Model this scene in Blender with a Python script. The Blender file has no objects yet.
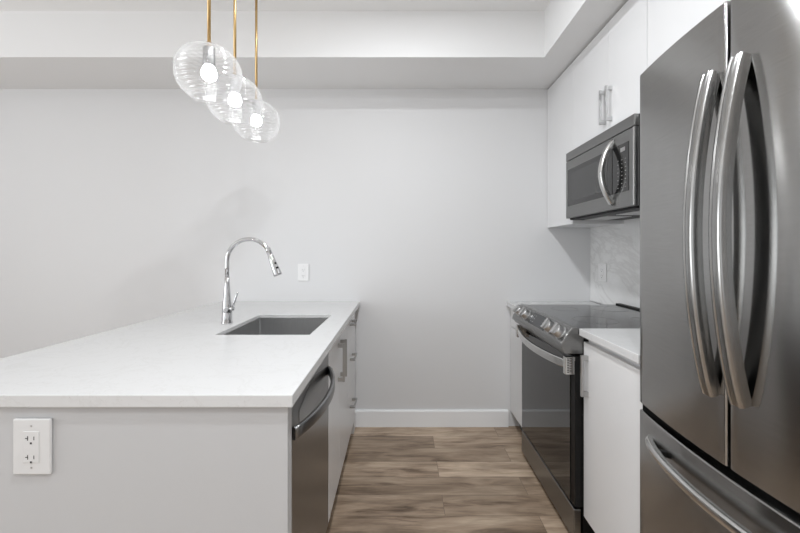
import bpy, bmesh, math
from mathutils import Vector, Matrix

# ------------------------------------------------------------------ camera, world, lights, exposure
S = bpy.context.scene
COL = S.collection
EYE = 1.283
cam_d = bpy.data.cameras.new('camera')
cam_d.sensor_width = 36.0
cam_d.lens = 36.0 * 376 / 800
cam_d.shift_x = -4 / 800
cam_d.shift_y = -16.5 / 800
cam_d.clip_start = 0.02
cam = bpy.data.objects.new('camera', cam_d)
cam.location = (0, 0, EYE)
cam.rotation_euler = (math.radians(90), 0, 0)
COL.objects.link(cam)
S.camera = cam

w = bpy.data.worlds.new('daylight')
S.world = w
w.use_nodes = True
bg = w.node_tree.nodes['Background']
bg.inputs[0].default_value = (0.98, 0.99, 1.0, 1)
bg.inputs[1].default_value = 0.4

S.view_settings.view_transform = 'Standard'
S.view_settings.look = 'None'
S.view_settings.gamma = 1.0
S.view_settings.use_curve_mapping = False
S.view_settings.exposure = 0.10


def area_light(name, loc, rot, size, power, size_y=None, shape='RECTANGLE', color=(1, 1, 1), spread=180):
    d = bpy.data.lights.new(name, 'AREA')
    d.shape = shape
    d.size = size
    if size_y:
        d.size_y = size_y
    d.energy = power
    d.color = color
    d.spread = math.radians(spread)
    o = bpy.data.objects.new(name, d)
    o.location = loc
    o.rotation_euler = rot
    COL.objects.link(o)
    return o


R90 = math.radians(90)
# fill light set at the unseen windows of the living room (behind and to the left of the kitchen)
area_light('window_light_rear', (-1.6, -3.40, 1.25), (math.radians(80), 0, 0), 3.4, 15, 2.0, color=(0.945, 0.975, 1.0))
area_light('window_fill_left', (-4.45, -0.6, 1.30), (0, -math.radians(125), 0), 2.0, 84, 2.6, color=(0.945, 0.975, 1.0))  # added fill, turned upward to brighten the ceiling and soffit underside
# recessed ceiling lights down the aisle and over the living side
for k, (x, y, p) in enumerate(((0.03, 1.44, 10), (0.03, 0.45, 17), (0.03, -0.35, 18), (-1.9, -1.2, 6))):
    area_light('downlight_%d' % (k + 1), (x, y, 2.732), (0, 0, 0), 0.12, p, shape='DISK', color=(0.945, 0.975, 1.0))


# ------------------------------------------------------------------ materials
def mat(name, color, rough=0.5, metal=0.0, spec=0.5, aniso=0.0, coat=0.0):
    m = bpy.data.materials.new(name)
    m.use_nodes = True
    b = m.node_tree.nodes['Principled BSDF']
    b.inputs['Base Color'].default_value = (*color, 1)
    b.inputs['Roughness'].default_value = rough
    b.inputs['Metallic'].default_value = metal
    b.inputs['Specular IOR Level'].default_value = spec
    b.inputs['Anisotropic'].default_value = aniso
    b.inputs['Coat Weight'].default_value = coat
    return m


def nodes(m):
    nt = m.node_tree
    return nt, nt.nodes, nt.links, nt.nodes['Principled BSDF']


def coords(m, scale=(1, 1, 1), rot=(0, 0, 0), kind='Object'):
    nt, N, L, b = nodes(m)
    tc = N.new('ShaderNodeTexCoord')
    mp = N.new('ShaderNodeMapping')
    mp.inputs['Scale'].default_value = scale
    mp.inputs['Rotation'].default_value = rot
    L.new(tc.outputs[kind], mp.inputs['Vector'])
    return mp.outputs['Vector']


def noise(m, vec, scale, detail=4, rough=0.55, dist=0.0):
    nt, N, L, b = nodes(m)
    n = N.new('ShaderNodeTexNoise')
    n.inputs['Scale'].default_value = scale
    n.inputs['Detail'].default_value = detail
    n.inputs['Roughness'].default_value = rough
    n.inputs['Distortion'].default_value = dist
    L.new(vec, n.inputs['Vector'])
    return n.outputs['Fac']


def ramp(m, fac, stops):
    nt, N, L, b = nodes(m)
    r = N.new('ShaderNodeValToRGB')
    e = r.color_ramp.elements
    while len(e) < len(stops):
        e.new(0.5)
    for el, (p, c) in zip(e, stops):
        el.position = p
        el.color = (*c, 1) if len(c) == 3 else c
    L.new(fac, r.inputs['Fac'])
    return r.outputs['Color']


def bump(m, fac, strength=0.1, dist=0.01):
    nt, N, L, b = nodes(m)
    bp = N.new('ShaderNodeBump')
    bp.inputs['Strength'].default_value = strength
    bp.inputs['Distance'].default_value = dist
    L.new(fac, bp.inputs['Height'])
    L.new(bp.outputs['Normal'], b.inputs['Normal'])


def mixc(m, a, bcol, fac, mode='MIX'):
    nt, N, L, b = nodes(m)
    x = N.new('ShaderNodeMix')
    x.data_type = 'RGBA'
    x.blend_type = mode
    for sock, v in ((x.inputs['A'], a), (x.inputs['B'], bcol), (x.inputs['Factor'], fac)):
        if isinstance(v, (tuple, float, int)):
            sock.default_value = v if not isinstance(v, tuple) else (*v, 1)
        else:
            L.new(v, sock)
    return x.outputs['Result']


def paint(name, color, rough=0.6):
    m = mat(name, color, rough, spec=0.3)
    v = coords(m)
    bump(m, noise(m, v, 220, 3), 0.03, 0.002)
    return m


M = {}
M['wall'] = paint('wall_paint', (0.73, 0.73, 0.735))
M['panel'] = paint('wall_paint_shaded', (0.53, 0.53, 0.535))  # drywall paint darkened: shade on the end panel is put into its colour
M['ceiling'] = paint('ceiling_paint', (0.92, 0.92, 0.92), 0.8)
M['soffit'] = paint('soffit_paint', (0.83, 0.83, 0.83), 0.7)
M['trim'] = mat('trim_paint', (0.93, 0.94, 0.95), 0.35)
M['cabinet'] = mat('white_cabinet', (0.76, 0.76, 0.765), 0.28)
M['cabinet_body'] = mat('cabinet_carcass', (0.62, 0.62, 0.63), 0.4)
M['toe'] = mat('toe_kick_dark', (0.10, 0.10, 0.10), 0.5)
M['plastic'] = mat('white_plastic', (0.84, 0.84, 0.84), 0.3)
M['plastic_shaded'] = mat('white_plastic_shaded', (0.70, 0.70, 0.70), 0.35)  # white plastic darkened to go with the shade painted into the panel
M['slot'] = mat('slot_dark', (0.03, 0.03, 0.03), 0.5)
M['black'] = mat('black_plastic', (0.008, 0.008, 0.008), 0.45, spec=0.2)
M['blackgap'] = mat('black_gasket', (0.004, 0.004, 0.004), 0.8, spec=0.1)
M['glass_black'] = mat('black_glass', (0.012, 0.012, 0.012), 0.04, spec=0.8)
M['glass_oven'] = mat('oven_glass', (0.012, 0.012, 0.012), 0.03, spec=0.6)
M['cooktop'] = mat('cooktop_glass', (0.02, 0.02, 0.021), 0.10, spec=1.0)
M['micro_glass'] = mat('microwave_glass', (0.045, 0.045, 0.045), 0.12, spec=0.6)
M['chrome'] = mat('chrome', (0.60, 0.60, 0.61), 0.06, 1.0)
M['nickel'] = mat('brushed_nickel', (0.50, 0.50, 0.50), 0.28, 1.0)
M['socket'] = mat('socket_metal', (0.30, 0.30, 0.30), 0.35, 1.0)
M['knob'] = mat('knob_metal', (0.52, 0.52, 0.52), 0.36, 1.0)
M['brass'] = mat('brass_rod', (0.62, 0.43, 0.20), 0.32, 1.0)
M['print'] = mat('keypad_print', (0.30, 0.30, 0.30), 0.5)
M['display'] = mat('dark_display', (0.03, 0.032, 0.035), 0.15)


def steel(name, base, rough, streak=(1, 1, 60), aniso=0.5, amp=0.06, rot=0.0):
    m = mat(name, base, rough, 1.0, aniso=aniso)
    nt, N, L, b = nodes(m)
    v = coords(m, streak)
    n = noise(m, v, 12, 3, 0.6)
    c = ramp(m, n, [(0.3, tuple(x * (1 - amp) for x in base)), (0.7, tuple(x * (1 + amp) for x in base))])
    L.new(c, b.inputs['Base Color'])
    b.inputs['Anisotropic Rotation'].default_value = rot
    tg = N.new('ShaderNodeTangent')
    tg.direction_type = 'RADIAL'
    tg.axis = 'Z'
    L.new(tg.outputs['Tangent'], b.inputs['Tangent'])
    return m


M['fridge'] = steel('fridge_steel', (0.37, 0.367, 0.361), 0.14, (1, 1, 50), 1.0, rot=0.25)
M['fridge'].node_tree.nodes['Principled BSDF'].inputs['Roughness'].default_value = 0.17
M['steel'] = steel('appliance_steel', (0.25, 0.25, 0.247), 0.28, (1, 1, 50), 0.4)
M['steel_dark'] = steel('dishwasher_steel', (0.25, 0.25, 0.25), 0.30, (1, 1, 50), 0.4)
M['steel_bright'] = steel('handle_steel', (0.62, 0.62, 0.61), 0.22, (1, 1, 1), 0.0)
M['handle_fridge'] = steel('fridge_handle_steel', (0.36, 0.36, 0.355), 0.24, (1, 1, 1), 0.0)
M['sink'] = steel('sink_steel', (0.60, 0.60, 0.60), 0.33, (60, 1, 1), 0.0)
M['fridge_side'] = mat('fridge_side_grey', (0.12, 0.12, 0.12), 0.5)

# bulb and pendant glass
bm_ = bpy.data.materials.new('lit_bulb')
bm_.use_nodes = True
nt = bm_.node_tree
nt.nodes.clear()
em = nt.nodes.new('ShaderNodeEmission')
em.inputs[0].default_value = (0.975, 0.985, 1.0, 1)
em.inputs[1].default_value = 18
ou = nt.nodes.new('ShaderNodeOutputMaterial')
nt.links.new(em.outputs[0], ou.inputs[0])
M['bulb'] = bm_

g = bpy.data.materials.new('pendant_glass')
g.use_nodes = True
nt = g.node_tree
nt.nodes.clear()
ou = nt.nodes.new('ShaderNodeOutputMaterial')
tr = nt.nodes.new('ShaderNodeBsdfTransparent')
tr.inputs[0].default_value = (0.985, 0.985, 0.985, 1)
gl = nt.nodes.new('ShaderNodeBsdfGlossy')
gl.inputs['Roughness'].default_value = 0.10
tl = nt.nodes.new('ShaderNodeBsdfTranslucent')
tl.inputs[0].default_value = (0.95, 0.95, 0.95, 1)
lw = nt.nodes.new('ShaderNodeLayerWeight')
lw.inputs['Blend'].default_value = 0.35
mx2 = nt.nodes.new('ShaderNodeMixShader')
mx2.inputs[0].default_value = 0.4
mx = nt.nodes.new('ShaderNodeMixShader')
mr = nt.nodes.new('ShaderNodeMapRange')
mr.inputs['To Min'].default_value = 0.06
mr.inputs['To Max'].default_value = 0.45
nt.links.new(lw.outputs['Facing'], mr.inputs['Value'])
nt.links.new(gl.outputs[0], mx2.inputs[1])
nt.links.new(tl.outputs[0], mx2.inputs[2])
nt.links.new(mr.outputs[0], mx.inputs[0])
nt.links.new(tr.outputs[0], mx.inputs[1])
nt.links.new(mx2.outputs[0], mx.inputs[2])
nt.links.new(mx.outputs[0], ou.inputs[0])
M['pendant_glass'] = g


def make_floor_mat():
    m = mat('wood_plank_floor', (0.2, 0.15, 0.12), 0.38, spec=0.35)
    nt, N, L, b = nodes(m)
    v = coords(m, (1, 1, 1))
    v.node.inputs['Location'].default_value = (0.25, -2.17, 0)
    br = N.new('ShaderNodeTexBrick')
    br.offset = 0.37
    br.inputs['Scale'].default_value = 1.0
    br.inputs['Mortar Size'].default_value = 0.0012
    br.inputs['Mortar Smooth'].default_value = 0.2
    br.inputs['Bias'].default_value = 0.0
    br.inputs['Brick Width'].default_value = 1.22
    br.inputs['Row Height'].default_value = 0.155
    br.inputs['Color1'].default_value = (0.0, 0.0, 0.0, 1)
    br.inputs['Color2'].default_value = (1.0, 1.0, 1.0, 1)
    br.inputs['Mortar'].default_value = (0.5, 0.5, 0.5, 1)
    L.new(v, br.inputs['Vector'])
    # per-plank shift of the grain
    add = N.new('ShaderNodeVectorMath')
    add.operation = 'MULTIPLY_ADD'
    L.new(br.outputs['Color'], add.inputs[0])
    add.inputs[1].default_value = (7.3, 3.1, 5.7)
    L.new(v, add.inputs[2])
    mp = N.new('ShaderNodeMapping')
    mp.inputs['Scale'].default_value = (1.2, 9, 1)
    L.new(add.outputs[0], mp.inputs['Vector'])
    grain = noise(m, mp.outputs[0], 2.2, 8, 0.62, 0.6)
    mp2 = N.new('ShaderNodeMapping')
    mp2.inputs['Scale'].default_value = (6, 120, 1)
    L.new(add.outputs[0], mp2.inputs['Vector'])
    fine = noise(m, mp2.outputs[0], 2.0, 4, 0.6)
    mp3 = N.new('ShaderNodeMapping')
    mp3.inputs['Scale'].default_value = (1.0, 4.0, 1)
    L.new(add.outputs[0], mp3.inputs['Vector'])
    cloud = noise(m, mp3.outputs[0], 2.5, 3, 0.5, 1.2)
    c = ramp(m, grain, [(0.30, (0.155, 0.106, 0.071)), (0.46, (0.40, 0.303, 0.222)), (0.70, (0.57, 0.458, 0.348))])
    cf = ramp(m, fine, [(0.3, (0.72, 0.72, 0.72)), (0.65, (1.08, 1.08, 1.08))])
    c = mixc(m, c, cf, 0.6, 'MULTIPLY')
    cc = ramp(m, cloud, [(0.3, (0.58, 0.55, 0.52)), (0.6, (1.12, 1.12, 1.12))])
    c = mixc(m, c, cc, 0.75, 'MULTIPLY')
    ct = ramp(m, br.outputs['Color'], [(0.0, (0.70, 0.67, 0.64)), (1.0, (1.25, 1.25, 1.25))])
    c = mixc(m, c, ct, 0.85, 'MULTIPLY')
    c = mixc(m, c, (0.15, 0.11, 0.08), br.outputs['Fac'])
    L.new(c, b.inputs['Base Color'])
    bump(m, fine, 0.06, 0.002)
    return m


M['floor'] = make_floor_mat()


def make_quartz():
    m = mat('white_quartz', (0.84, 0.84, 0.84), 0.22, spec=0.45)
    nt, N, L, b = nodes(m)
    v = coords(m)
    sp = noise(m, v, 170, 2, 0.5)
    c = ramp(m, sp, [(0.25, (0.57, 0.565, 0.56)), (0.34, (0.65, 0.65, 0.65))])
    ve = noise(m, v, 5.0, 6, 0.6, 1.4)
    cv = ramp(m, ve, [(0.475, (1, 1, 1)), (0.5, (0.95, 0.945, 0.94)), (0.525, (1, 1, 1))])
    c = mixc(m, c, cv, 0.8, 'MULTIPLY')
    L.new(c, b.inputs['Base Color'])
    return m


M['quartz'] = make_quartz()


def make_marble():
    m = mat('marble_backsplash', (0.8, 0.8, 0.8), 0.18, spec=0.5)
    nt, N, L, b = nodes(m)
    v = coords(m, (1, 0.8, 1.3), (0.5, 0, 0))
    a = noise(m, v, 1.7, 7, 0.6, 0.7)
    c = ramp(m, a, [(0.40, (0.86, 0.86, 0.86)), (0.475, (0.82, 0.82, 0.815)), (0.50, (0.72, 0.715, 0.71)),
                    (0.52, (0.82, 0.82, 0.815)), (0.62, (0.88, 0.88, 0.88))])
    d = noise(m, v, 2.2, 5, 0.6, 0.6)
    cd = ramp(m, d, [(0.35, (0.88, 0.88, 0.88)), (0.6, (1, 1, 1))])
    c = mixc(m, c, cd, 0.8, 'MULTIPLY')
    L.new(c, b.inputs['Base Color'])
    return m


M['marble'] = make_marble()


# ------------------------------------------------------------------ mesh helpers
def quad_box(bm, p8):
    v = [bm.verts.new(p) for p in p8]
    for f in ((3, 2, 1, 0), (4, 5, 6, 7), (0, 1, 5, 4), (1, 2, 6, 5), (2, 3, 7, 6), (3, 0, 4, 7)):
        bm.faces.new([v[i] for i in f])
    return v


def box(bm, x0, x1, y0, y1, z0, z1, bev=0.0, seg=2):
    x0, x1 = sorted((x0, x1))
    y0, y1 = sorted((y0, y1))
    z0, z1 = sorted((z0, z1))
    v = quad_box(bm, [(x0, y0, z0), (x1, y0, z0), (x1, y1, z0), (x0, y1, z0),
                      (x0, y0, z1), (x1, y0, z1), (x1, y1, z1), (x0, y1, z1)])
    if bev:
        es = list({e for a in v for e in a.link_edges})
        bmesh.ops.bevel(bm, geom=es, offset=bev, segments=seg, affect='EDGES', profile=0.5)


def prism(bm, pts, axis, a0, a1, bev=0.0, seg=2):
    """extrude a 2D outline; axis 'y': pts are (x,z); 'z': (x,y); 'x': (y,z)"""
    def P(p, a):
        return {'y': (p[0], a, p[1]), 'z': (p[0], p[1], a), 'x': (a, p[0], p[1])}[axis]
    A = [bm.verts.new(P(p, a0)) for p in pts]
    B = [bm.verts.new(P(p, a1)) for p in pts]
    n = len(pts)
    fs = [bm.faces.new(A), bm.faces.new(B[::-1])]
    for i in range(n):
        fs.append(bm.faces.new((A[i], B[i], B[(i + 1) % n], A[(i + 1) % n])))
    bmesh.ops.recalc_face_normals(bm, faces=fs)
    if bev:
        es = list({e for f in fs for e in f.edges})
        bmesh.ops.bevel(bm, geom=es, offset=bev, segments=seg, affect='EDGES', profile=0.5)


def sweep(bm, path, prof, up=Vector((0, 1, 0)), cap=True, scales=None):
    """sweep a closed 2D profile (u along `up`-ish side, v along normal) on a path"""
    path = [Vector(p) for p in path]
    rings = []
    n = len(path)
    for i, p in enumerate(path):
        t = (path[min(i + 1, n - 1)] - path[max(i - 1, 0)]).normalized()
        side = (up - t * up.dot(t)).normalized()
        nor = t.cross(side).normalized()
        s = scales[i] if scales else 1.0
        rings.append([bm.verts.new(p + side * (u * s) + nor * (v * s)) for u, v in prof])
    m = len(prof)
    for a, b in zip(rings, rings[1:]):
        for j in range(m):
            f = bm.faces.new((a[j], a[(j + 1) % m], b[(j + 1) % m], b[j]))
            f.smooth = True
    if cap:
        bm.faces.new(rings[0][::-1])
        bm.faces.new(rings[-1])
    bmesh.ops.recalc_face_normals(bm, faces=bm.faces[:])


def circ(r, n=16):
    return [(r * math.cos(2 * math.pi * k / n), r * math.sin(2 * math.pi * k / n)) for k in range(n)]


def rrect(w_, h_, r, n=4):
    out = []
    for cx, cy, a0 in ((w_ / 2 - r, h_ / 2 - r, 0), (-w_ / 2 + r, h_ / 2 - r, 90), (-w_ / 2 + r, -h_ / 2 + r, 180), (w_ / 2 - r, -h_ / 2 + r, 270)):
        for k in range(n + 1):
            a = math.radians(a0 + 90 * k / n)
            out.append((cx + r * math.cos(a), cy + r * math.sin(a)))
    return out


def lathe(bm, prof, center=(0, 0, 0), axis=Vector((0, 0, 1)), n=40, close=False):
    """revolve (r, h) pairs round axis through center; closed profile if close"""
    c = Vector(center)
    axis = axis.normalized()
    a = axis.orthogonal().normalized()
    b = axis.cross(a)
    rings = []
    for r, h in prof:
        if r < 1e-6:
            rings.append([bm.verts.new(c + axis * h)])
        else:
            rings.append([bm.verts.new(c + axis * h + (a * math.cos(2 * math.pi * k / n) + b * math.sin(2 * math.pi * k / n)) * r) for k in range(n)])
    pairs = list(zip(rings, rings[1:]))
    if close:
        pairs.append((rings[-1], rings[0]))
    for A, B in pairs:
        for k in range(n):
            k2 = (k + 1) % n
            if len(A) == 1 and len(B) == 1:
                continue
            if len(A) == 1:
                f = bm.faces.new((A[0], B[k], B[k2]))
            elif len(B) == 1:
                f = bm.faces.new((A[k], B[0], A[k2]))
            else:
                f = bm.faces.new((A[k], B[k], B[k2], A[k2]))
            f.smooth = True
    if not close:
        for R_ in (rings[0], rings[-1]):
            if len(R_) > 1:
                bm.faces.new(R_)
    bmesh.ops.recalc_face_normals(bm, faces=bm.faces[:])


def new():
    return bmesh.new()


def link(name, bm, m, parent=None, origin=None, xf=None, smooth_angle=None):
    """one mesh object from a bmesh given in world coordinates"""
    if xf:
        for v in bm.verts:
            v.co = xf(v.co)
    if parent is not None:
        base = parent
        off = Vector((0, 0, 0))
        while base is not None:
            off += base.location
            base = base.parent
        o_loc = Vector((0, 0, 0))
    else:
        if origin is None:
            lo = [min(v.co[i] for v in bm.verts) for i in range(3)]
            hi = [max(v.co[i] for v in bm.verts) for i in range(3)]
            origin = ((lo[0] + hi[0]) / 2, (lo[1] + hi[1]) / 2, lo[2])
        off = Vector(origin)
        o_loc = off
    for v in bm.verts:
        v.co -= off
    me = bpy.data.meshes.new(name)
    bm.to_mesh(me)
    bm.free()
    me.materials.append(m)
    o = bpy.data.objects.new(name, me)
    o.location = o_loc
    o.parent = parent
    COL.objects.link(o)
    return o


def smooth_obj(o, ang=35):
    me = o.data
    for p in me.polygons:
        p.use_smooth = True
    me.set_sharp_from_angle(angle=math.radians(ang))


def tag(o, label, cat, group=None):
    o['label'] = label
    o['category'] = cat
    if group:
        o['group'] = group
    return o


def thing(name, label, cat, loc=(0, 0, 0), group=None):
    o = bpy.data.objects.new(name, None)
    o.empty_display_size = 0.1
    o.location = loc
    COL.objects.link(o)
    return tag(o, label, cat, group)


def struct(name, bm, m):
    o = link(name, bm, m)
    o['kind'] = 'structure'
    return o


def B(name, m, parent, *dims, bev=0.0, xf=None, seg=2):
    bm = new()
    box(bm, *dims, bev=bev, seg=seg)
    return link(name, bm, m, parent, xf=xf)


# ------------------------------------------------------------------ room shell
WY = 2.74          # back wall
WX = 1.37          # right wall
LX = -4.6          # left wall (living room)
RY = -3.6          # rear wall
CZ = 2.74
SZ = 2.457         # soffit underside

bm = new(); box(bm, LX, WX + 0.15, RY, WY + 0.15, -0.1, 0.0); struct('floor', bm, M['floor'])
bm = new(); box(bm, LX, WX + 0.15, RY, WY + 0.15, CZ, CZ + 0.1); struct('ceiling', bm, M['ceiling'])
bm = new(); box(bm, LX, WX + 0.15, WY, WY + 0.12, 0, CZ); struct('wall_back', bm, M['wall'])
bm = new(); box(bm, WX, WX + 0.12, RY, WY, 0, CZ); struct('wall_right', bm, M['wall'])
bm = new()
box(bm, LX - 0.12, LX, RY, -2.0, 0, CZ); box(bm, LX - 0.12, LX, 0.8, WY, 0, CZ)
box(bm, LX - 0.12, LX, -2.0, 0.8, 0, 0.4); box(bm, LX - 0.12, LX, -2.0, 0.8, 2.45, CZ)
struct('wall_left', bm, M['wall'])
bm = new()
box(bm, LX, -3.4, RY - 0.12, RY, 0, CZ); box(bm, 0.2, WX, RY - 0.12, RY, 0, CZ)
box(bm, -3.4, 0.2, RY - 0.12, RY, 0, 0.15); box(bm, -3.4, 0.2, RY - 0.12, RY, 2.4, CZ)
struct('wall_rear', bm, M['wall'])
# dropped soffit along the back wall and over the cabinets
bm = new()
prism(bm, [(LX, WY), (LX, 2.29), (0.855, 2.29), (0.855, RY), (WX, RY), (WX, WY)], 'z', SZ, CZ)
struct('ceiling_soffit', bm, M['soffit'])
bm = new()
prism(bm, [(WY, 0), (WY, 0.12), (WY - 0.012, 0.12), (WY - 0.016, 0.112), (WY - 0.016, 0)], 'x', LX, 0.757)
struct('baseboard_back', bm, M['trim'])
bm = new()
box(bm, WX - 0.012, WX, 1.2, WY, 0.914, 1.50)
struct('wall_backsplash', bm, M['marble'])

# ------------------------------------------------------------------ peninsula (its right face runs a degree off square)
SK = -0.0198


def skew(co):
    return Vector((co.x + SK * (co.y - 0.97), co.y, co.z))


CT = 0.909          # countertop height
CB = 0.876
FX = -0.310         # door face of the peninsula
# countertop with sink cut-out
bm = new()
outer = [(-1.402, 0.97), (-0.288, 0.97), (-0.323, WY), (-1.327, WY)]
inner = [(-0.836, 1.66), (-0.417, 1.66), (-0.419, 2.18), (-0.836, 2.18)]
V = {}
for nm, pts in (('o', outer), ('i', inner)):
    for z, zn in ((CT, 't'), (CB if nm == 'o' else CT - 0.020, 'b')):
        V[nm + zn] = [bm.verts.new((p[0], p[1], z)) for p in pts]
for k in range(4):
    j = (k + 1) % 4
    bm.faces.new((V['ot'][k], V['ot'][j], V['it'][j], V['it'][k]))
    bm.faces.new((V['ob'][j], V['ob'][k], V['ib'][k], V['ib'][j]))
    bm.faces.new((V['ob'][k], V['ob'][j], V['ot'][j], V['ot'][k]))
    bm.faces.new((V['ib'][j], V['ib'][k], V['it'][k], V['it'][j]))
bmesh.ops.recalc_face_normals(bm, faces=bm.faces[:])
es = [e for e in bm.edges if e.calc_face_angle(0) > 0.5 and not all(v.co.y > WY - 0.01 for v in e.verts)]
bmesh.ops.bevel(bm, geom=es, offset=0.0025, segments=2, affect='EDGES', profile=0.5)
tag(link('countertop', bm, M['quartz']), 'large white quartz peninsula countertop with the sink cut into it', 'countertop')

# drywall end and knee wall under the countertop
bm = new()
prism(bm, [(-1.13, 0.985), (-0.305, 0.985), (-0.305, 1.02), (-1.02, 1.02), (-1.02, WY - 0.001), (-1.09, WY - 0.001)], 'z', 0, CB)
tag(link('peninsula_panel', bm, M['panel']), 'smooth light grey end panel under the peninsula countertop, carrying an outlet', 'panel')


def bar_pull(parent, p0, p1, out, m, w_=0.011, name='handle'):
    """square bar pull with block posts; p0,p1 ends on the door face, out = outward vector"""
    p0, p1, out = Vector(p0), Vector(p1), Vector(out)
    t = (p1 - p0).normalized()
    s = t.cross(out).normalized()
    L_ = (p1 - p0).length
    o_ = out.normalized()
    D = out.length
    bm = new()

    def blk(a0, a1, d0, d1, hw):
        pts = []
        for dd in (d0, d1):
            for a, b in ((a0, -hw), (a1, -hw), (a1, hw), (a0, hw)):
                pts.append(p0 + t * a + o_ * dd + s * b)
        n0 = len(bm.verts)
        vv = [bm.verts.new(p) for p in pts]
        fs = [bm.faces.new([vv[i] for i in f]) for f in ((3, 2, 1, 0), (4, 5, 6, 7), (0, 1, 5, 4), (1, 2, 6, 5), (2, 3, 7, 6), (3, 0, 4, 7))]
        bmesh.ops.recalc_face_normals(bm, faces=fs)
        bmesh.ops.bevel(bm, geom=list({e for f in fs for e in f.edges}), offset=0.0012, segments=2, affect='EDGES', profile=0.5)
    blk(0, L_, D - w_, D, w_ / 2)
    blk(0.002, 0.022, 0, D - w_ + 0.001, w_ / 2 + 0.001)
    blk(L_ - 0.022, L_ - 0.002, 0, D - w_ + 0.001, w_ / 2 + 0.001)
    return link(name, bm, m, parent)


# dishwasher
t = thing('dishwasher', 'dark stainless dishwasher under the peninsula countertop with a bowed bar handle', 'dishwasher', (FX - 0.3, 1.32, 0))
B('tub', M['black'], t, FX - 0.56, FX - 0.03, 1.035, 1.605, 0.02, 0.868, xf=skew)
B('door', M['steel_dark'], t, FX - 0.03, FX, 1.033, 1.607, 0.115, 0.866, bev=0.004, xf=skew)
B('toe_panel', M['black'], t, FX - 0.06, FX - 0.045, 1.035, 1.605, 0.0, 0.112, xf=skew)
bm = new()
path = []
for k in range(25):
    u = k / 24
    path.append((FX + 0.004 + 0.052 * math.sin(math.pi * u) ** 0.75, 1.045 + 0.55 * u, 0.772))
sweep(bm, path, rrect(0.036, 0.016, 0.006), up=Vector((0, 0, 1)))
h = link('handle', bm, M['steel_dark'], t, xf=skew)
# recessed pocket behind the handle
bm = new()
pts = []
for k in range(25):
    u = k / 24
    pts.append((1.12 + 0.40 * u, 0.805 + 0.030 * math.sin(math.pi * u)))
for k in range(25):
    u = 1 - k / 24
    pts.append((1.12 + 0.40 * u, 0.745 - 0.012 * math.sin(math.pi * u)))
prism(bm, pts, 'x', FX - 0.002, FX + 0.0012)
link('pocket', bm, M['steel'], t, xf=skew)

# sink base cabinet
t = thing('sink_cabinet', 'white two-door cabinet under the sink, next to the dishwasher', 'cabinet', (FX - 0.3, 1.91, 0))
bm = new()
box(bm, FX - 0.60, FX - 0.02, 1.612, 2.205, 0.115, 0.64)
box(bm, FX - 0.60, FX - 0.02, 1.612, 1.628, 0.64, 0.87)
box(bm, FX - 0.60, FX - 0.02, 2.190, 2.205, 0.64, 0.87)
link('body', bm, M['cabinet_body'], t, xf=skew)
for y0, y1, hy in ((1.613, 1.9075, 1.870), (1.9115, 2.206, 1.950)):
    d = B('door', M['cabinet'], t, FX - 0.019, FX, y0, y1, 0.115, 0.866, bev=0.0015, xf=skew)
    p0 = skew(Vector((FX, hy, 0.628))); p1 = skew(Vector((FX, hy, 0.820)))
    bar_pull(d, p0, p1, (0.034, 0, 0), M['nickel'])
B('toe_kick', M['cabinet'], t, FX - 0.065, FX - 0.05, 1.612, 2.206, 0, 0.114, xf=skew)

# drawer stack
t = thing('drawer_cabinet', 'white three-drawer cabinet at the wall end of the peninsula', 'cabinet', (FX - 0.3, 2.45, 0))
B('body', M['cabinet_body'], t, FX - 0.60, FX - 0.02, 2.21, 2.62, 0.115, 0.87, xf=skew)
for z0, z1, hz in ((0.715, 0.866, 0.818), (0.418, 0.711, 0.600), (0.115, 0.414, 0.305)):
    d = B('drawer', M['cabinet'], t, FX - 0.019, FX, 2.211, 2.62, z0, z1, bev=0.0015, xf=skew)
    p0 = skew(Vector((FX, 2.335, hz))); p1 = skew(Vector((FX, 2.475, hz)))
    bar_pull(d, p0, p1, (0.034, 0, 0), M['nickel'])
B('filler', M['cabinet'], t, FX - 0.04, FX - 0.008, 2.624, WY - 0.018, 0.0, 0.866, xf=skew)
B('toe_kick', M['cabinet'], t, FX - 0.065, FX - 0.05, 2.21, 2.623, 0, 0.114, xf=skew)

# sink
t = thing('sink', 'rectangular stainless undermount sink set into the peninsula countertop', 'sink', (-0.61, 1.92, 0.66))
bm = new()
x0, x1, y0, y1, zt, zb = -0.840, -0.412, 1.653, 2.187, CT - 0.0225, 0.675
th = 0.004


def ring(z, g_, r):
    pts = []
    xs0, xs1, ys0, ys1 = x0 - g_, x1 + g_, y0 - g_, y1 + g_
    for cx, cy, a0 in ((xs1 - r, ys1 - r, 0), (xs0 + r, ys1 - r, 90), (xs0 + r, ys0 + r, 180), (xs1 - r, ys0 + r, 270)):
        for k in range(4):
            a = math.radians(a0 + 30 * k)
            pts.append(bm.verts.new((cx + r * math.cos(a), cy + r * math.sin(a), z)))
    return pts


rings = [ring(zb - th, th - 0.006, 0.012), ring(zb + 0.01, th, 0.014), ring(zt - th, th, 0.012), ring(zt - th, 0.012, 0.014), ring(zt, 0.012, 0.014), ring(zt, 0, 0.008),
         ring(zb + 0.012, 0, 0.010), ring(zb, -0.010, 0.010)]
for a, b in zip(rings, rings[1:]):
    for k in range(16):
        bm.faces.new((a[k], a[(k + 1) % 16], b[(k + 1) % 16], b[k]))
bm.faces.new(rings[0]); bm.faces.new(rings[-1])
bmesh.ops.recalc_face_normals(bm, faces=bm.faces[:])
link('basin', bm, M['sink'], t)
bm = new()
lathe(bm, [(0, 0.0), (0.026, 0.0), (0.030, 0.003), (0.043, 0.004), (0.045, 0.0015), (0.045, 0.0)], (-0.625, 1.95, zb + 0.0005))
link('drain', bm, M['chrome'], t)

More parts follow.
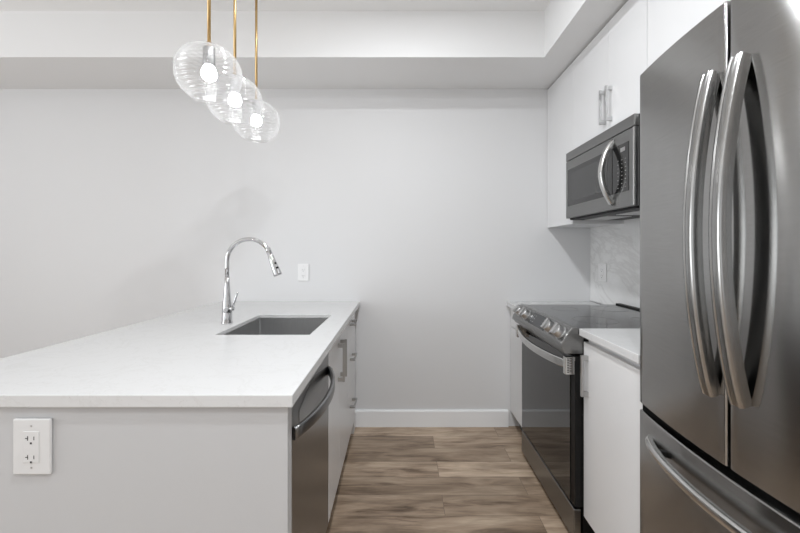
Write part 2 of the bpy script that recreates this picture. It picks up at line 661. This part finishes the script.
# faucet
FXX, FY = -0.900, 1.913
t = thing('faucet', 'tall chrome gooseneck faucet with pull-down spray head behind the sink', 'faucet', (FXX, FY, CT))
bm = new()
lathe(bm, [(0.027, 0), (0.027, 0.006), (0.0245, 0.010), (0.024, 0.055), (0.0235, 0.058), (0.0245, 0.062), (0.0215, 0.10), (0.0165, 0.15), (0.0125, 0.20), (0.011, 0.24)], (FXX, FY, CT))
link('body', bm, M['chrome'], t)
bm = new()
path = [(FXX, FY, CT + 0.22), (FXX, FY, 1.20)]
R_ = 0.112
for k in range(0, 28):
    a = math.pi - math.radians(162) * k / 27
    path.append((FXX + R_ + R_ * math.cos(a), FY, 1.226 + R_ * math.sin(a)))
end = Vector(path[-1]); dirn = (Vector(path[-1]) - Vector(path[-2])).normalized()
sweep(bm, path, circ(0.0105), up=Vector((0, 1, 0)))
link('spout', bm, M['chrome'], t)
bm = new()
lathe(bm, [(0.0125, -0.035), (0.0135, -0.03), (0.0135, -0.002), (0.0115, 0.0), (0.0115, 0.003), (0.0145, 0.006), (0.0165, 0.05), (0.0215, 0.106), (0.0215, 0.113), (0.0175, 0.115)], end, dirn, 28)
sh = link('spray_head', bm, M['chrome'], t)
side = Vector((0, -1, 0)); nout = dirn.cross(Vector((0, 1, 0)))
if nout.x < 0:
    nout = -nout
nb = (nout * 0.8 + side * 0.6).normalized()
bm = new()
for dd, r in ((0.052, 0.0060), (0.078, 0.0085)):
    c = end + dirn * dd + nb * (0.0145 + 0.03 * (dd - 0.02))
    lathe(bm, [(0, 0.003), (r * 0.7, 0.0028), (r, 0.001), (r, -0.004)], c, nb, 14)
link('button', bm, M['black'], sh)
bm = new()
lathe(bm, [(0.012, 0), (0.012, 0.020), (0.0105, 0.023), (0, 0.023)], (FXX + 0.014, FY - 0.004, CT + 0.076), Vector((1, -0.25, 0.1)), 20)
lv = link('lever_hub', bm, M['chrome'], t)
bm = new()
sweep(bm, [(FXX + 0.030, FY - 0.008, CT + 0.078), (FXX + 0.040, FY - 0.010, CT + 0.105), (FXX + 0.056, FY - 0.012, CT + 0.150), (FXX + 0.060, FY - 0.012, CT + 0.162)],
      rrect(0.013, 0.007, 0.003), up=Vector((0, 1, 0)), scales=[0.8, 1.0, 1.1, 0.8])
link('lever', bm, M['chrome'], t)


# ------------------------------------------------------------------ outlets
def outlet(label, c, nrm, w_, h_, detail=True, twenty=False):
    """c = centre on the wall; nrm '-y' or '-x'"""
    t = thing('wall_outlet', label, 'outlet', c, 'wall outlets')
    if nrm == '-y':
        def W(u, v, d): return Vector((c[0] + u, c[1] - d, c[2] + v))
    else:
        def W(u, v, d): return Vector((c[0] - d, c[1] - u, c[2] + v))

    def slab(bm, u0, u1, v0, v1, d0, d1, bev=0.0):
        n0 = set(bm.verts)
        vs = quad_box(bm, [W(u0, v0, d0), W(u1, v0, d0), W(u1, v1, d0), W(u0, v1, d0), W(u0, v0, d1), W(u1, v0, d1), W(u1, v1, d1), W(u0, v1, d1)])
        fs = list({f for v in vs for f in v.link_faces})
        bmesh.ops.recalc_face_normals(bm, faces=fs)
        if bev:
            bmesh.ops.bevel(bm, geom=list({e for f in fs for e in f.edges}), offset=bev, segments=2, affect='EDGES', profile=0.5)
    bm = new(); slab(bm, -w_ / 2, w_ / 2, -h_ / 2, h_ / 2, 0.0005, 0.008, 0.003)
    link('plate', bm, M['plastic_shaded' if twenty else 'plastic'], t)
    rw, rh = w_ * 0.42, h_ * 0.56
    bm = new(); slab(bm, -rw / 2, rw / 2, -rh / 2, rh / 2, 0.006, 0.0095, 0.001)
    r = link('receptacle', bm, M['plastic_shaded' if twenty else 'plastic'], t)
    k = w_ / 0.10
    for s in (0.021, -0.024):
        s *= h_ / 0.146 * 1.1
        cuts = [((-0.0095, -0.0075, -0.006, 0.006),), ((0.0070, 0.0090, -0.0048, 0.0048),), ((-0.0025, 0.0025, -0.0155, -0.0105),)]
        if twenty:
            cuts[0] = ((-0.0150, -0.0085, -0.001, 0.001), (-0.0095, -0.0075, -0.006, 0.006))
        for cut in cuts:
            bm = new()
            for u0, u1, v0, v1 in cut:
                slab(bm, u0 * k, u1 * k, s + v0 * k, s + v1 * k, 0.009, 0.0098)
            link('slot', bm, M['slot'], r)
    for s in (1, -1):
        bm = new()
        slab(bm, -0.002 * k, 0.002 * k, s * h_ * 0.375 - 0.002 * k, s * h_ * 0.375 + 0.002 * k, 0.0075, 0.0087)
        link('screw', bm, M['nickel'], t)
    return t


outlet('large white outlet plate on the grey panel below the countertop edge', ((34.2 - 404) / 382, 0.985, EYE - (445.5 - 250) / 382), '-y', 0.098, 0.145, twenty=True)
outlet('small white outlet on the back wall to the right of the faucet', (-0.7325, WY, 1.120), '-y', 0.080, 0.124)
outlet('white outlet set in the marble backsplash above the cooktop', (WX - 0.012, 2.565, 1.130), '-x', 0.100, 0.120)

# ------------------------------------------------------------------ right-hand base run
BX = 0.775      # cabinet door faces
CEX = 0.745     # countertop edge
Y0, Y1 = 1.628, 2.355
# far narrow cabinet
t = thing('base_cabinet', 'narrow white base cabinet between the back wall and the range', 'cabinet', (1.08, 2.56, 0))
B('body', M['cabinet_body'], t, BX + 0.02, WX - 0.002, Y1 + 0.004, WY - 0.003, 0.115, 0.872)
d = B('drawer', M['cabinet'], t, BX, BX + 0.019, Y1 + 0.006, WY - 0.006, 0.735, 0.866, bev=0.0015)
bar_pull(d, (BX, 2.44, 0.815), (BX, 2.58, 0.815), (-0.034, 0, 0), M['nickel'])
B('door', M['cabinet'], t, BX, BX + 0.019, Y1 + 0.006, WY - 0.006, 0.115, 0.731, bev=0.0015)
B('toe_kick', M['toe'], t, BX + 0.06, BX + 0.075, Y1 + 0.004, WY - 0.02, 0, 0.114)
bm = new(); box(bm, CEX, WX - 0.013, Y1 + 0.002, WY - 0.002, CB, CT, bev=0.002)
tag(link('countertop', bm, M['quartz']), 'short white countertop between the back wall and the range', 'countertop')
# near cabinet
YN = 1.215
t = thing('base_cabinet', 'white single-door base cabinet between the range and the refrigerator', 'cabinet', (1.08, 1.42, 0))
B('body', M['cabinet_body'], t, BX + 0.02, WX - 0.002, YN, Y0 - 0.010, 0.135, 0.912)
d = B('door', M['cabinet'], t, BX, BX + 0.019, YN, Y0 - 0.006, 0.135, 0.888, bev=0.0015)
bar_pull(d, (BX, 1.585, 0.665), (BX, 1.585, 0.840), (-0.030, 0, 0), M['nickel'])
B('toe_kick', M['toe'], t, BX + 0.06, BX + 0.075, YN, Y0 - 0.008, 0, 0.134)
bm = new(); box(bm, CEX + 0.012, WX - 0.013, YN, Y0 - 0.002, 0.914, 0.944, bev=0.002)
tag(link('countertop', bm, M['quartz']), 'short white countertop between the range and the refrigerator', 'countertop')

# ------------------------------------------------------------------ range
t = thing('range', 'stainless slide-in electric range with black glass oven door and cooktop', 'range', (1.05, 2.0, 0))
DX = 0.738
B('body', M['black'], t, DX + 0.04, WX - 0.03, Y0 + 0.002, Y1 - 0.002, 0.03, 0.915, bev=0.002)
bm = new(); box(bm, 0.752, WX - 0.045, Y0, Y1, 0.915, 0.942, bev=0.003)
ck = link('cooktop', bm, M['cooktop'], t)
for (cx, cy, r) in ((0.93, 1.83, 0.10), (0.93, 2.18, 0.075), (1.19, 1.83, 0.075), (1.19, 2.18, 0.10)):
    bm = new()
    lathe(bm, [(r - 0.0015, 0), (r, 0), (r, 0.0004), (r - 0.0015, 0.0004)], (cx, cy, 0.9421), n=48, close=True)
    link('burner_ring', bm, M['steel_dark'], ck)
bm = new(); box(bm, WX - 0.046, WX - 0.014, Y0, Y1, 0.90, 0.950, bev=0.003)
link('rear_trim', bm, M['black'], t)
# slanted control panel
prof = [(0.732, 0.944), (0.682, 0.876), (0.680, 0.862), (0.696, 0.834), (0.778, 0.834), (0.778, 0.914), (0.758, 0.9145), (0.758, 0.944)]
bm = new(); prism(bm, prof, 'y', Y0, Y1, bev=0.0015)
cp = link('control_panel', bm, M['steel'], t)
a = Vector((0.682, 0, 0.876)); b_ = Vector((0.732, 0, 0.944))
tv = (b_ - a).normalized(); nv = Vector((-tv.z, 0, tv.x))
Lp = (b_ - a).length


def on_panel(u, y, d=0.0):
    p = a + tv * (u * Lp) + nv * d
    return Vector((p.x, y, p.z))


def panel_slab(name, u0, u1, ya, yb, d0, d1, m, parent):
    bm = new()
    vs = quad_box(bm, [on_panel(u0, ya, d0), on_panel(u1, ya, d0), on_panel(u1, yb, d0), on_panel(u0, yb, d0),
                       on_panel(u0, ya, d1), on_panel(u1, ya, d1), on_panel(u1, yb, d1), on_panel(u0, yb, d1)])
    bmesh.ops.recalc_face_normals(bm, faces=bm.faces[:])
    return link(name, bm, m, parent)


panel_slab('edge_strip', 0.02, 0.98, Y0 + 0.004, Y0 + 0.010, 0.0, 0.002, M['steel_bright'], cp)
dp = panel_slab('touch_display', 0.10, 0.90, 1.86, 2.08, -0.001, 0.0015, M['display'], t)
for u in (0.28, 0.5, 0.72):
    for yy in (1.885, 1.91, 2.03, 2.055):
        bm = new()
        vs = [bm.verts.new(on_panel(u - 0.02, yy, 0.0018)), bm.verts.new(on_panel(u + 0.02, yy, 0.0018)), bm.verts.new(on_panel(u + 0.02, yy + 0.012, 0.0018)), bm.verts.new(on_panel(u - 0.02, yy + 0.012, 0.0018))]
        bm.faces.new(vs)
        link('printed_mark', bm, M['print'], dp)
for yy in (2.265, 2.155, 1.800, 1.690):
    c = on_panel(0.5, yy)
    bm = new()
    lathe(bm, [(0.032, 0), (0.032, 0.004), (0.0285, 0.006), (0.0275, 0.028), (0.025, 0.032), (0, 0.033)], c, nv, 30)
    k = link('knob', bm, M['knob'], cp)
    smooth_obj(k, 40)
    bm = new()
    vs = []
    for d_ in (0.026, 0.045):
        for uu, yy2 in ((-0.027, -0.009), (0.027, -0.009), (0.027, 0.009), (-0.027, 0.009)):
            p = c + tv * uu + nv * d_ + Vector((0, yy2, 0))
            vs.append(p)
    quad_box(bm, vs)
    bmesh.ops.recalc_face_normals(bm, faces=bm.faces[:])
    bmesh.ops.bevel(bm, geom=bm.edges[:], offset=0.002, segments=2, affect='EDGES', profile=0.5)
    link('grip', bm, M['knob'], k)
# oven door
bm = new(); box(bm, DX + 0.004, DX + 0.04, Y0 + 0.003, Y1 - 0.003, 0.165, 0.820, bev=0.003)
dr = link('oven_door', bm, M['black'], t)
bm = new(); box(bm, DX, DX + 0.006, Y0 + 0.045, Y1 - 0.001, 0.167, 0.800, bev=0.001)
link('window', bm, M['glass_oven'], dr)
bm = new(); box(bm, DX - 0.004, DX + 0.03, Y0 + 0.004, Y1 - 0.004, 0.800, 0.818, bev=0.002)
link('top_rail', bm, M['steel'], dr)
bm = new()
path = []
for k in range(33):
    u = k / 32
    path.append((0.722 - 0.050 * math.sin(math.pi * u) ** 0.7, Y0 + 0.012 + (Y1 - Y0 - 0.016) * u, 0.783 - 0.006 * math.sin(math.pi * u)))
sweep(bm, path, rrect(0.038, 0.016, 0.005), up=Vector((0, 0, 1)))
hd = link('handle', bm, M['steel_bright'], dr)
for yy in (Y0 + 0.003, Y1 - 0.028):
    bm = new(); box(bm, 0.700, DX + 0.002, yy, yy + 0.025, 0.742, 0.818, bev=0.002)
    e_ = link('handle_bracket', bm, M['steel_bright'], dr)
    if yy < 1.7:
        bm = new()
        for k in range(9):
            z = 0.751 + k * 0.0072
            box(bm, 0.708, 0.716, yy - 0.0008, yy + 0.001, z, z + 0.0036)
            box(bm, 0.718, 0.728, yy - 0.0008, yy + 0.001, z + 0.0018, z + 0.0054)
        link('vent_slot', bm, M['slot'], e_)
# lower drawer
bm = new(); box(bm, DX - 0.002, DX + 0.03, Y0 + 0.002, Y1 - 0.002, 0.028, 0.158, bev=0.003)
link('drawer', bm, M['steel'], t)
B('kick_plate', M['black'], t, DX + 0.045, DX + 0.055, Y0 + 0.01, Y1 - 0.01, 0.0, 0.03)

# ------------------------------------------------------------------ upper cabinets
UX = 1.043
UT = SZ - 0.012
t = thing('wall_cabinet', 'narrow white wall cabinet in the corner left of the microwave', 'cabinet', (1.2, 2.56, 1.445))
B('body', M['cabinet'], t, UX + 0.02, WX - 0.002, 2.322, WY - 0.003, 1.445, UT)
B('door', M['cabinet'], t, UX, UX + 0.019, 2.3225, WY - 0.004, 1.445, UT, bev=0.0006)
t = thing('wall_cabinet', 'white two-door wall cabinet right above the microwave', 'cabinet', (1.2, 2.0, 1.88))
B('body', M['cabinet'], t, UX + 0.02, WX - 0.002, 1.630, 2.320, 1.882, UT)
for y0, y1, hy in ((1.629, 1.9165, 1.888), (1.9175, 2.3215, 1.945)):
    d = B('door', M['cabinet'], t, UX, UX + 0.019, y0, y1, 1.880, UT, bev=0.0006)
    bar_pull(d, (UX, hy, 1.930), (UX, hy, 2.108), (-0.034, 0, 0), M['nickel'])
bm = new(); box(bm, UX - 0.001, WX - 0.002, 1.6135, 1.628, 1.47, UT)
tag(link('cabinet_panel', bm, M['cabinet']), 'thin white upright panel between the microwave cabinet and the cabinet above the fridge', 'panel')
t = thing('wall_cabinet', 'white wall cabinet above the refrigerator, at the top right edge', 'cabinet', (1.2, 1.0, 1.88))
B('body', M['cabinet'], t, UX + 0.02, WX - 0.002, 0.42, 1.612, 1.885, UT)
for y0, y1 in ((0.42, 1.014), (1.018, 1.612)):
    B('door', M['cabinet'], t, UX, UX + 0.019, y0, y1, 1.880, UT, bev=0.001)

# ------------------------------------------------------------------ microwave
t = thing('microwave', 'stainless over-the-range microwave with dark window and curved handle', 'microwave', (1.18, 2.0, 1.475))
MX = 0.998
MY0, MY1, MZ0, MZ1 = 1.628, 2.318, 1.476, 1.876
bm = new(); box(bm, MX + 0.02, WX - 0.014, MY0 + 0.002, MY1 - 0.002, MZ0 + 0.012, MZ1, bev=0.002)
link('case', bm, M['black'], t)
bm = new(); box(bm, MX, MX + 0.02, MY0, MY1, 1.824, MZ1, bev=0.003)
link('vent_band', bm, M['steel'], t)
bm = new(); box(bm, MX, MX + 0.02, MY0, MY1, MZ0, 1.821, bev=0.003)
fd = link('front', bm, M['steel'], t)
bm = new(); box(bm, MX - 0.002, MX + 0.004, 1.800, 2.288, 1.548, 1.768, bev=0.001)
wn = link('window', bm, M['glass_black'], fd)
bm = new(); box(bm, MX - 0.0026, MX + 0.003, 1.840, 2.255, 1.575, 1.742, bev=0.0004)
link('mesh_screen', bm, M['micro_glass'], wn)
bm = new(); box(bm, MX - 0.002, MX + 0.004, 1.668, 1.796, 1.548, 1.768, bev=0.001)
kp = link('control_panel', bm, M['glass_black'], t)
bm = new(); box(bm, MX - 0.0032, MX - 0.0015, 1.694, 1.728, 1.732, 1.750)
link('display', bm, M['nickel'], kp)
for r in range(8):
    for c in range(3):
        bm = new()
        y = 1.686 + c * 0.030; z = 1.568 + r * 0.018
        box(bm, MX - 0.0028, MX - 0.0015, y, y + 0.008 - 0.003 * ((r + c) % 2), z, z + 0.0028)
        link('printed_mark', bm, M['print'], kp)
bm = new()
path = []
for k in range(25):
    u = k / 24
    path.append((MX + 0.002 - 0.056 * math.sin(math.pi * u) ** 0.85, 1.800, 1.500 + 0.304 * u))
sweep(bm, path, rrect(0.030, 0.022, 0.008), up=Vector((0, 1, 0)))
link('handle', bm, M['steel_bright'], fd)
bm = new(); box(bm, MX - 0.0015, MX + 0.004, MY0 - 0.001, MY0 + 0.010, MZ0 + 0.004, 1.819, bev=0.001)
link('edge_strip', bm, M['steel_bright'], fd)
bm = new(); box(bm, MX + 0.02, WX - 0.03, MY0 + 0.01, MY1 - 0.01, MZ0 - 0.010, MZ0 + 0.013, bev=0.002)
un = link('underside', bm, M['black'], t)
for ya, yb in ((1.67, 1.93), (2.01, 2.27)):
    bm = new(); box(bm, MX + 0.09, MX + 0.22, ya, yb, MZ0 - 0.014, MZ0 - 0.006, bev=0.001)
    link('grease_filter', bm, M['nickel'], un)

# ------------------------------------------------------------------ refrigerator
FS = 0.837          # seam between the doors
FY1, FY0 = 1.203, 0.470
t = thing('refrigerator', 'tall stainless French-door refrigerator filling the right edge of the picture', 'refrigerator', (1.05, 0.84, 0))


def fx(y):
    return 0.720 + 0.033 * ((y - FS) / 0.366) ** 2


def curved_front(bm, ya, yb, z0, z1, back=0.085, bev=0.005):
    n = 14
    pts = []
    for k in range(n + 1):
        y = ya + (yb - ya) * k / n
        pts.append((fx(y), y))
    pts.append((0.80, yb)); pts.append((0.80, ya))
    A = [bm.verts.new((p[0], p[1], z0)) for p in pts]
    Bv = [bm.verts.new((p[0], p[1], z1)) for p in pts]
    m = len(pts)
    fs = [bm.faces.new(A), bm.faces.new(Bv)]
    for i in range(m):
        f = bm.faces.new((A[i], A[(i + 1) % m], Bv[(i + 1) % m], Bv[i]))
        fs.append(f)
    bmesh.ops.recalc_face_normals(bm, faces=fs)
    sharp = [e for e in bm.edges if e.calc_face_angle(0) > 0.5]
    bmesh.ops.bevel(bm, geom=sharp, offset=bev, segments=3, affect='EDGES', profile=0.5)
    for f in bm.faces:
        f.smooth = True


bm = new(); box(bm, 0.806, WX - 0.02, FY0 + 0.004, FY1 - 0.004, 0.03, 1.825, bev=0.003)
link('case', bm, M['fridge_side'], t)
bm = new(); box(bm, 0.756, 0.805, FY0 + 0.012, FY1 - 0.012, 0.08, 1.825)
link('gasket', bm, M['blackgap'], t)
doors = []
for ya, yb in ((FS + 0.003, FY1), (FY0, FS - 0.005)):
    bm = new(); curved_front(bm, ya, yb, 0.797, 1.842)
    d = link('door', bm, M['fridge'], t); smooth_obj(d); doors.append(d)
bm = new(); curved_front(bm, FY0, FY1, 0.09, 0.776)
fz = link('freezer_drawer', bm, M['fridge'], t); smooth_obj(fz)
HP = [(0.0165, -0.013), (0.0162, 0.007), (0.013, 0.0118), (0.008, 0.0130), (0.0058, 0.0108), (0.0, 0.0118), (-0.0058, 0.0108), (-0.008, 0.0130), (-0.013, 0.0118), (-0.0162, 0.007), (-0.0165, -0.013)]
for d, yy, ztop, zbot in ((doors[0], 0.872, 1.690, 0.950), (doors[1], 0.796, 1.692, 0.956)):
    bm = new()
    path = []
    for k in range(41):
        u = k / 40
        path.append((fx(yy) - 0.008 - 0.046 * math.sin(math.pi * u) ** 0.8, yy, zbot + (ztop - zbot) * u))
    sweep(bm, path, HP, up=Vector((0, 1, 0)))
    h = link('handle', bm, M['handle_fridge'], d); smooth_obj(h, 50)
bm = new()
path = []
for k in range(41):
    u = k / 40
    y = FY0 + 0.07 + (FY1 - FY0 - 0.14) * u
    path.append((fx(y) + 0.004 - 0.046 * math.sin(math.pi * u) ** 0.5, y, 0.713))
sweep(bm, path, rrect(0.024, 0.022, 0.008, 5), up=Vector((0, 0, 1)))
h = link('handle', bm, M['steel_bright'], fz); smooth_obj(h, 50)
for yy in (FY1 - 0.15, FY0 + 0.15):
    bm = new(); box(bm, fx(yy) - 0.03, fx(yy) + 0.003, yy - 0.007, yy + 0.007, 0.704, 0.722, bev=0.002)
    link('handle_post', bm, M['black'], fz)
for yy in (FY1 - 0.06, FY0 + 0.06):
    bm = new(); box(bm, 0.775, 0.86, yy - 0.03, yy + 0.03, 1.826, 1.855, bev=0.006)
    link('hinge_cover', bm, M['fridge_side'], t)
for yy in (FY1 - 0.06, FY0 + 0.06):
    bm = new(); lathe(bm, [(0.02, 0), (0.02, 0.03), (0, 0.03)], (0.86, yy, 0.0), n=16)
    link('foot', bm, M['black'], t)

# ------------------------------------------------------------------ pendant lights
PZ = 1.955


def pendant(label, x, y):
    t = thing('pendant_light', label, 'pendant light', (x, y, CZ), 'pendant lights over the peninsula')
    bm = new(); lathe(bm, [(0.06, 0), (0.06, -0.012), (0.055, -0.018), (0.012, -0.020), (0, -0.020)], (x, y, CZ), n=32)
    link('canopy', bm, M['brass'], t)
    bm = new(); lathe(bm, [(0.0062, 0), (0.0062, PZ + 0.118 - CZ)], (x, y, CZ - 0.004), n=14)
    link('rod', bm, M['brass'], t)
    bm = new(); lathe(bm, [(0.0, PZ + 0.120), (0.010, PZ + 0.119), (0.011, PZ + 0.098), (0.0, PZ + 0.097)], (x, y, 0), n=20)
    link('collar', bm, M['brass'], t)
    bm = new(); lathe(bm, [(0.0, 0.099), (0.020, 0.099), (0.0215, 0.095), (0.0215, 0.034), (0.019, 0.030), (0, 0.030)], (x, y, PZ), n=24)
    link('socket', bm, M['socket'], t)
    bm = new(); lathe(bm, [(0.0, 0.054), (0.013, 0.052), (0.014, 0.034), (0.0225, 0.020), (0.0275, 0.006), (0.0280, -0.004), (0.024, -0.016), (0.014, -0.025), (0, -0.028)], (x, y, PZ), n=24)
    link('bulb', bm, M['bulb'], t)
    # ribbed hand-blown globe, open below
    bm = new()
    a_, b_v = 0.117, 0.101
    out = []
    n = 90
    th0, th1 = math.radians(10), math.radians(152)
    for k in range(n + 1):
        th_ = th0 + (th1 - th0) * k / n
        rib = 0.0022 * math.cos(k * 2 * math.pi / 6.0)
        # flattened shoulders: superellipse
        s_, c_ = math.sin(th_), math.cos(th_)
        r = (a_ + rib) * abs(s_) ** 0.88
        h_ = (b_v + rib) * math.copysign(abs(c_) ** 0.92, c_)
        out.append((r, h_))
    inn = [(max(r - 0.0035, 0.002), h_ - 0.0030 * (1 if h_ > 0 else -1) * abs(h_) / b_v) for r, h_ in out]
    rl, hl = out[-1]
    lip = [(rl - 0.0045 + 0.0042 * math.cos(a_i), hl - 0.001 + 0.0042 * math.sin(a_i)) for a_i in [math.radians(20 - 40 * k) for k in range(6)]]
    lathe(bm, out + lip + inn[::-1], (x, y, PZ), n=64, close=True)
    link('glass_shade', bm, M['pendant_glass'], t)


pendant('nearest and largest ribbed clear-glass globe pendant on a brass rod', -0.744, 1.435)
pendant('middle ribbed clear-glass globe pendant of the three, on a brass rod', -0.760, 1.690)
pendant('farthest and smallest ribbed clear-glass globe pendant, nearest the back wall', -0.770, 1.960)
